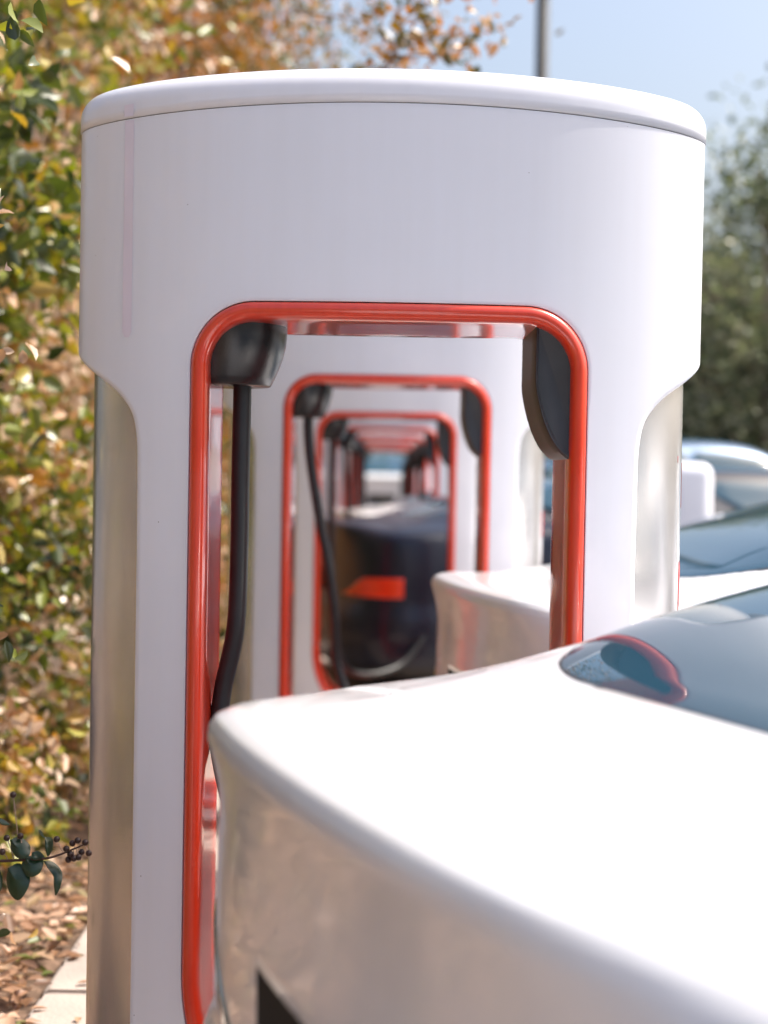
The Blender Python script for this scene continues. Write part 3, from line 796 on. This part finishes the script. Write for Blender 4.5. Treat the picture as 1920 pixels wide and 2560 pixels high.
# overhanging twig against the sky
def twig(parent, base, path, lsize, seed, m, n=60, spread=.05, r=.006, name='twig'):
    rng = np.random.default_rng(seed)
    P = np.array(catmull(path, 8)); V, F = tube([tuple(p) for p in P], list(np.linspace(r, r * .25, len(P))), 6)
    mesh_obj(name, V, F, M_BARK, parent)
    i = rng.integers(2, len(P), n); pts = P[i] + rng.normal(0, spread, (n, 3))
    leaves('leaves', pts, lsize, m, parent, None, True, seed=seed)
t = thing('overhanging_branch', 'thin branch with orange leaves against the sky above the nearest post', 'branch', (0, 0, 0))
def P3(px, py, d): return ((px - 963) / 4200 * d, d, EYE + (1178 - py) / 4200 * d)
twig(t, None, [P3(700, 40, 7.6), P3(880, 60, 7.2), P3(960, 110, 7.0), P3(1080, 95, 6.9), P3(1180, 85, 6.8), P3(1250, 70, 6.8)], .055, 3, M_LEAF_ORANGE, 95, .055)
twig(t, None, [P3(880, 240, 7.0), P3(960, 150, 7.0), P3(1010, 80, 7.0), P3(1030, 20, 7.0), P3(1060, -50, 7.0)], .055, 4, M_LEAF_ORANGE, 110, .06)
twig(t, None, [P3(960, 150, 7.0), P3(1080, 140, 6.9), P3(1160, 130, 6.9)], .05, 6, M_LEAF_ORANGE, 45, .04)

# near twig with berries at lower left
def px(px_, py_, d):
    # pixel of the photograph to a world point, with the camera's small roll
    u, v = px_ - 960, 1280 - py_; a = R(1.03)
    ur, vr = u * math.cos(a) - v * math.sin(a), u * math.sin(a) + v * math.cos(a)
    y = d; zz = (vr / 4200); th = R(-1.39)
    dy, dz = math.cos(th) - zz * math.sin(th), math.sin(th) + zz * math.cos(th)
    k = d / dy; return (ur / 4200 * k, d, EYE + dz * k)
sh = thing('berry_shrub', 'near shrub at left edge with dark green leaves and round dark berries', 'shrub', (-1.05, 3.1, .14))
def loc(p): return (p[0] + 1.05, p[1] - 3.1, p[2] - .14)
stem = [(-.05, 0, -.05), (.02, 0, .3), (.05, .05, .6), (.0, .06, 1.1), (-.02, .05, 1.7)]
V, F = tube([tuple(p) for p in catmull(stem, 8)], list(np.linspace(.018, .006, 33)), 8); mesh_obj('trunk', V, F, M_BARK, sh)
main = [loc(px(-330, 2230, 3.05)), loc(px(-120, 2160, 3.0)), loc(px(20, 2152, 2.96)), loc(px(120, 2145, 2.95)), loc(px(190, 2120, 2.95)), loc(px(222, 2105, 2.95))]
V, F = tube([tuple(p) for p in catmull(main, 8)], list(np.linspace(.004, .0010, 41)), 6); mesh_obj('twig', V, F, mat('twig_bark', (.09, .045, .035), .7), sh)
def bigleaf(pts2, parent, d=2.95):
    """leaf outline given at photo points; built as a thick-ish curved blade at its own distance"""
    P = catmull([px(x, y, d + .01 * math.sin(i * 1.3)) for i, (x, y) in enumerate(pts2 + [pts2[0]])], 5)[:-1]
    P = [loc(p) for p in P]; c = np.mean(P, 0); c[1] -= .006
    V = [tuple(p) for p in P] + [tuple((np.array(p) + c) / 2 + np.array((0, -.004, 0))) for p in P] + [tuple(c)]
    n = len(P); F = [(i, (i + 1) % n, n + (i + 1) % n, n + i) for i in range(n)] + [(n + i, n + (i + 1) % n, 2 * n) for i in range(n)]
    o = mesh_obj('leaf', V, F, M_LEAF_GREEN, parent); return o
for q in ([(25, 2100), (48, 2092), (74, 2112), (72, 2140), (48, 2147), (30, 2128)], [(60, 2142), (85, 2140), (108, 2150), (100, 2182), (72, 2192), (54, 2168)], [(20, 2170), (48, 2158), (72, 2180), (72, 2215), (48, 2250), (25, 2235), (16, 2200)],
          [(108, 2152), (135, 2156), (155, 2180), (152, 2215), (138, 2238), (136, 2195), (122, 2168)], [(112, 2092), (130, 2096), (132, 2118), (120, 2142), (113, 2120)], [(80, 2130), (98, 2128), (112, 2144), (92, 2150), (78, 2146)], [(-10, 2042), (8, 2048), (25, 2062), (4, 2062)],
          [(-40, 2180), (-10, 2160), (6, 2195), (0, 2230), (-25, 2240)], [(-90, 2080), (-60, 2070), (-30, 2090), (-50, 2120), (-85, 2115)], [(96, 2074), (104, 2078), (112, 2094), (104, 2090)]): bigleaf(q, sh)
for (bx, by) in [(33, 1987), (17, 2095), (51, 2090), (6, 2130), (142, 2098), (181, 2108), (194, 2101), (213, 2106), (166, 2122), (171, 2149), (185, 2146), (196, 2143), (222, 2133), (204, 2130), (176, 2135)]:
    bm = bmesh.new(); bmesh.ops.create_uvsphere(bm, u_segments=16, v_segments=10, radius=.0058)
    b = loc(px(bx, by, 2.95 + random.uniform(-.012, .006)))
    for v in bm.verts: v.co += Vector(b)
    me = bpy.data.meshes.new('berry'); bm.to_mesh(me); bm.free(); me.materials.append(M_BERRY); me.polygons.foreach_set('use_smooth', [True] * len(me.polygons))
    o = bpy.data.objects.new('berry', me); C.objects.link(o); o.parent = sh
    # stalk to the twig
    tb = min(catmull(main, 8), key=lambda q: (q[0] - b[0]) ** 2 + (q[2] - b[2]) ** 2)
    V, F = tube([tuple(tb), ((tb[0] + b[0]) / 2, tb[1], (tb[2] + b[2]) / 2 - .003), b], .0009, 5); o = mesh_obj('stalk', V, F, M_BARK, sh)
# a few near leaves along the left edge
rngn = np.random.default_rng(77)
pl = []
for (x_, y_, n_, s_) in ((0, 690, 5, 25), (10, 540, 4, 25), (-10, 480, 6, 30), (15, 870, 5, 30), (-5, 1570, 7, 30), (15, 1610, 5, 25), (-15, 1650, 5, 30), (20, 2330, 6, 20), (-15, 2300, 8, 20), (60, 30, 9, 30), (90, 110, 6, 35), (-10, 60, 12, 50), (-60, 1150, 10, 60), (-60, 900, 14, 80), (-60, 300, 14, 90)):
    for _ in range((n_ + 1) // 2): pl.append(loc(px(x_ + rngn.normal(0, s_), y_ + rngn.normal(0, s_), 3.3 + rngn.uniform(-.15, .25))))
leaves('leaves', np.array(pl), .043, M_LEAF, sh, None, True, seed=12)

# fallen leaves over the mulch
n = 16000; y = 2 + 16 * rng.uniform(0, 1, n) ** 1.4; x = -.80 - 2.6 * rng.uniform(0, 1, n) ** 1.2
z = .085 + .22 * np.minimum(1, (-.8 - x) / 3) + rng.uniform(0, .035, n)
tag(leaves('leaf_litter', np.stack([x, y, z], 1), .055, M_LITTER, None, None, flat=.75, drop=0, seed=21), 'pinkish brown fallen leaves covering the mulch', 'leaf litter', kind='stuff')
n = 160; y = rng.uniform(2.5, 14, n); x = -.80 + .25 * rng.uniform(0, 1, n) ** 2.2
tag(leaves('stray_leaves', np.stack([x, y, np.full(n, .107)], 1), .035, M_LITTER, None, None, flat=.85, drop=0, seed=22), 'a scatter of small dry leaves on the concrete edge', 'leaf litter', kind='stuff')

# ------------------------------------------------------------------ lamp post, white bollard
M_POLE = mat('dark_bronze_pole', (.03, .03, .032), .6, metal=.0)
lp = thing('lamp_post', 'tall dark car park lamp post rising against the sky behind the nearest post', 'lamp post', (1.86, 21, 0))
V, F = tube([(0, 0, .5), (0, 0, 8.4)], [.088, .08], 20); mesh_obj('pole', V, F, M_POLE, lp)
V, F = tube([(0, 0, 0), (0, 0, .6)], [.26, .26], 28); sharp(mesh_obj('concrete_base', V, F, M_CONC, lp), 30)
bevel_box('lamp_head', -.2, .9, -.18, .18, 8.35, 8.5, M_POLE, lp, .02)
wp = thing('white_cabinet', 'white rounded top cabinet among the parked cars, right of the nearest post', 'cabinet', (1.68, 9.15, 0))
o = bevel_box('housing', -.19, .10, -.12, .12, 0.1, 1.44, M_SHELL, wp, .075, 6)
bevel_box('plinth', -.23, .14, -.16, .16, 0, .12, M_CONC, wp, .01)
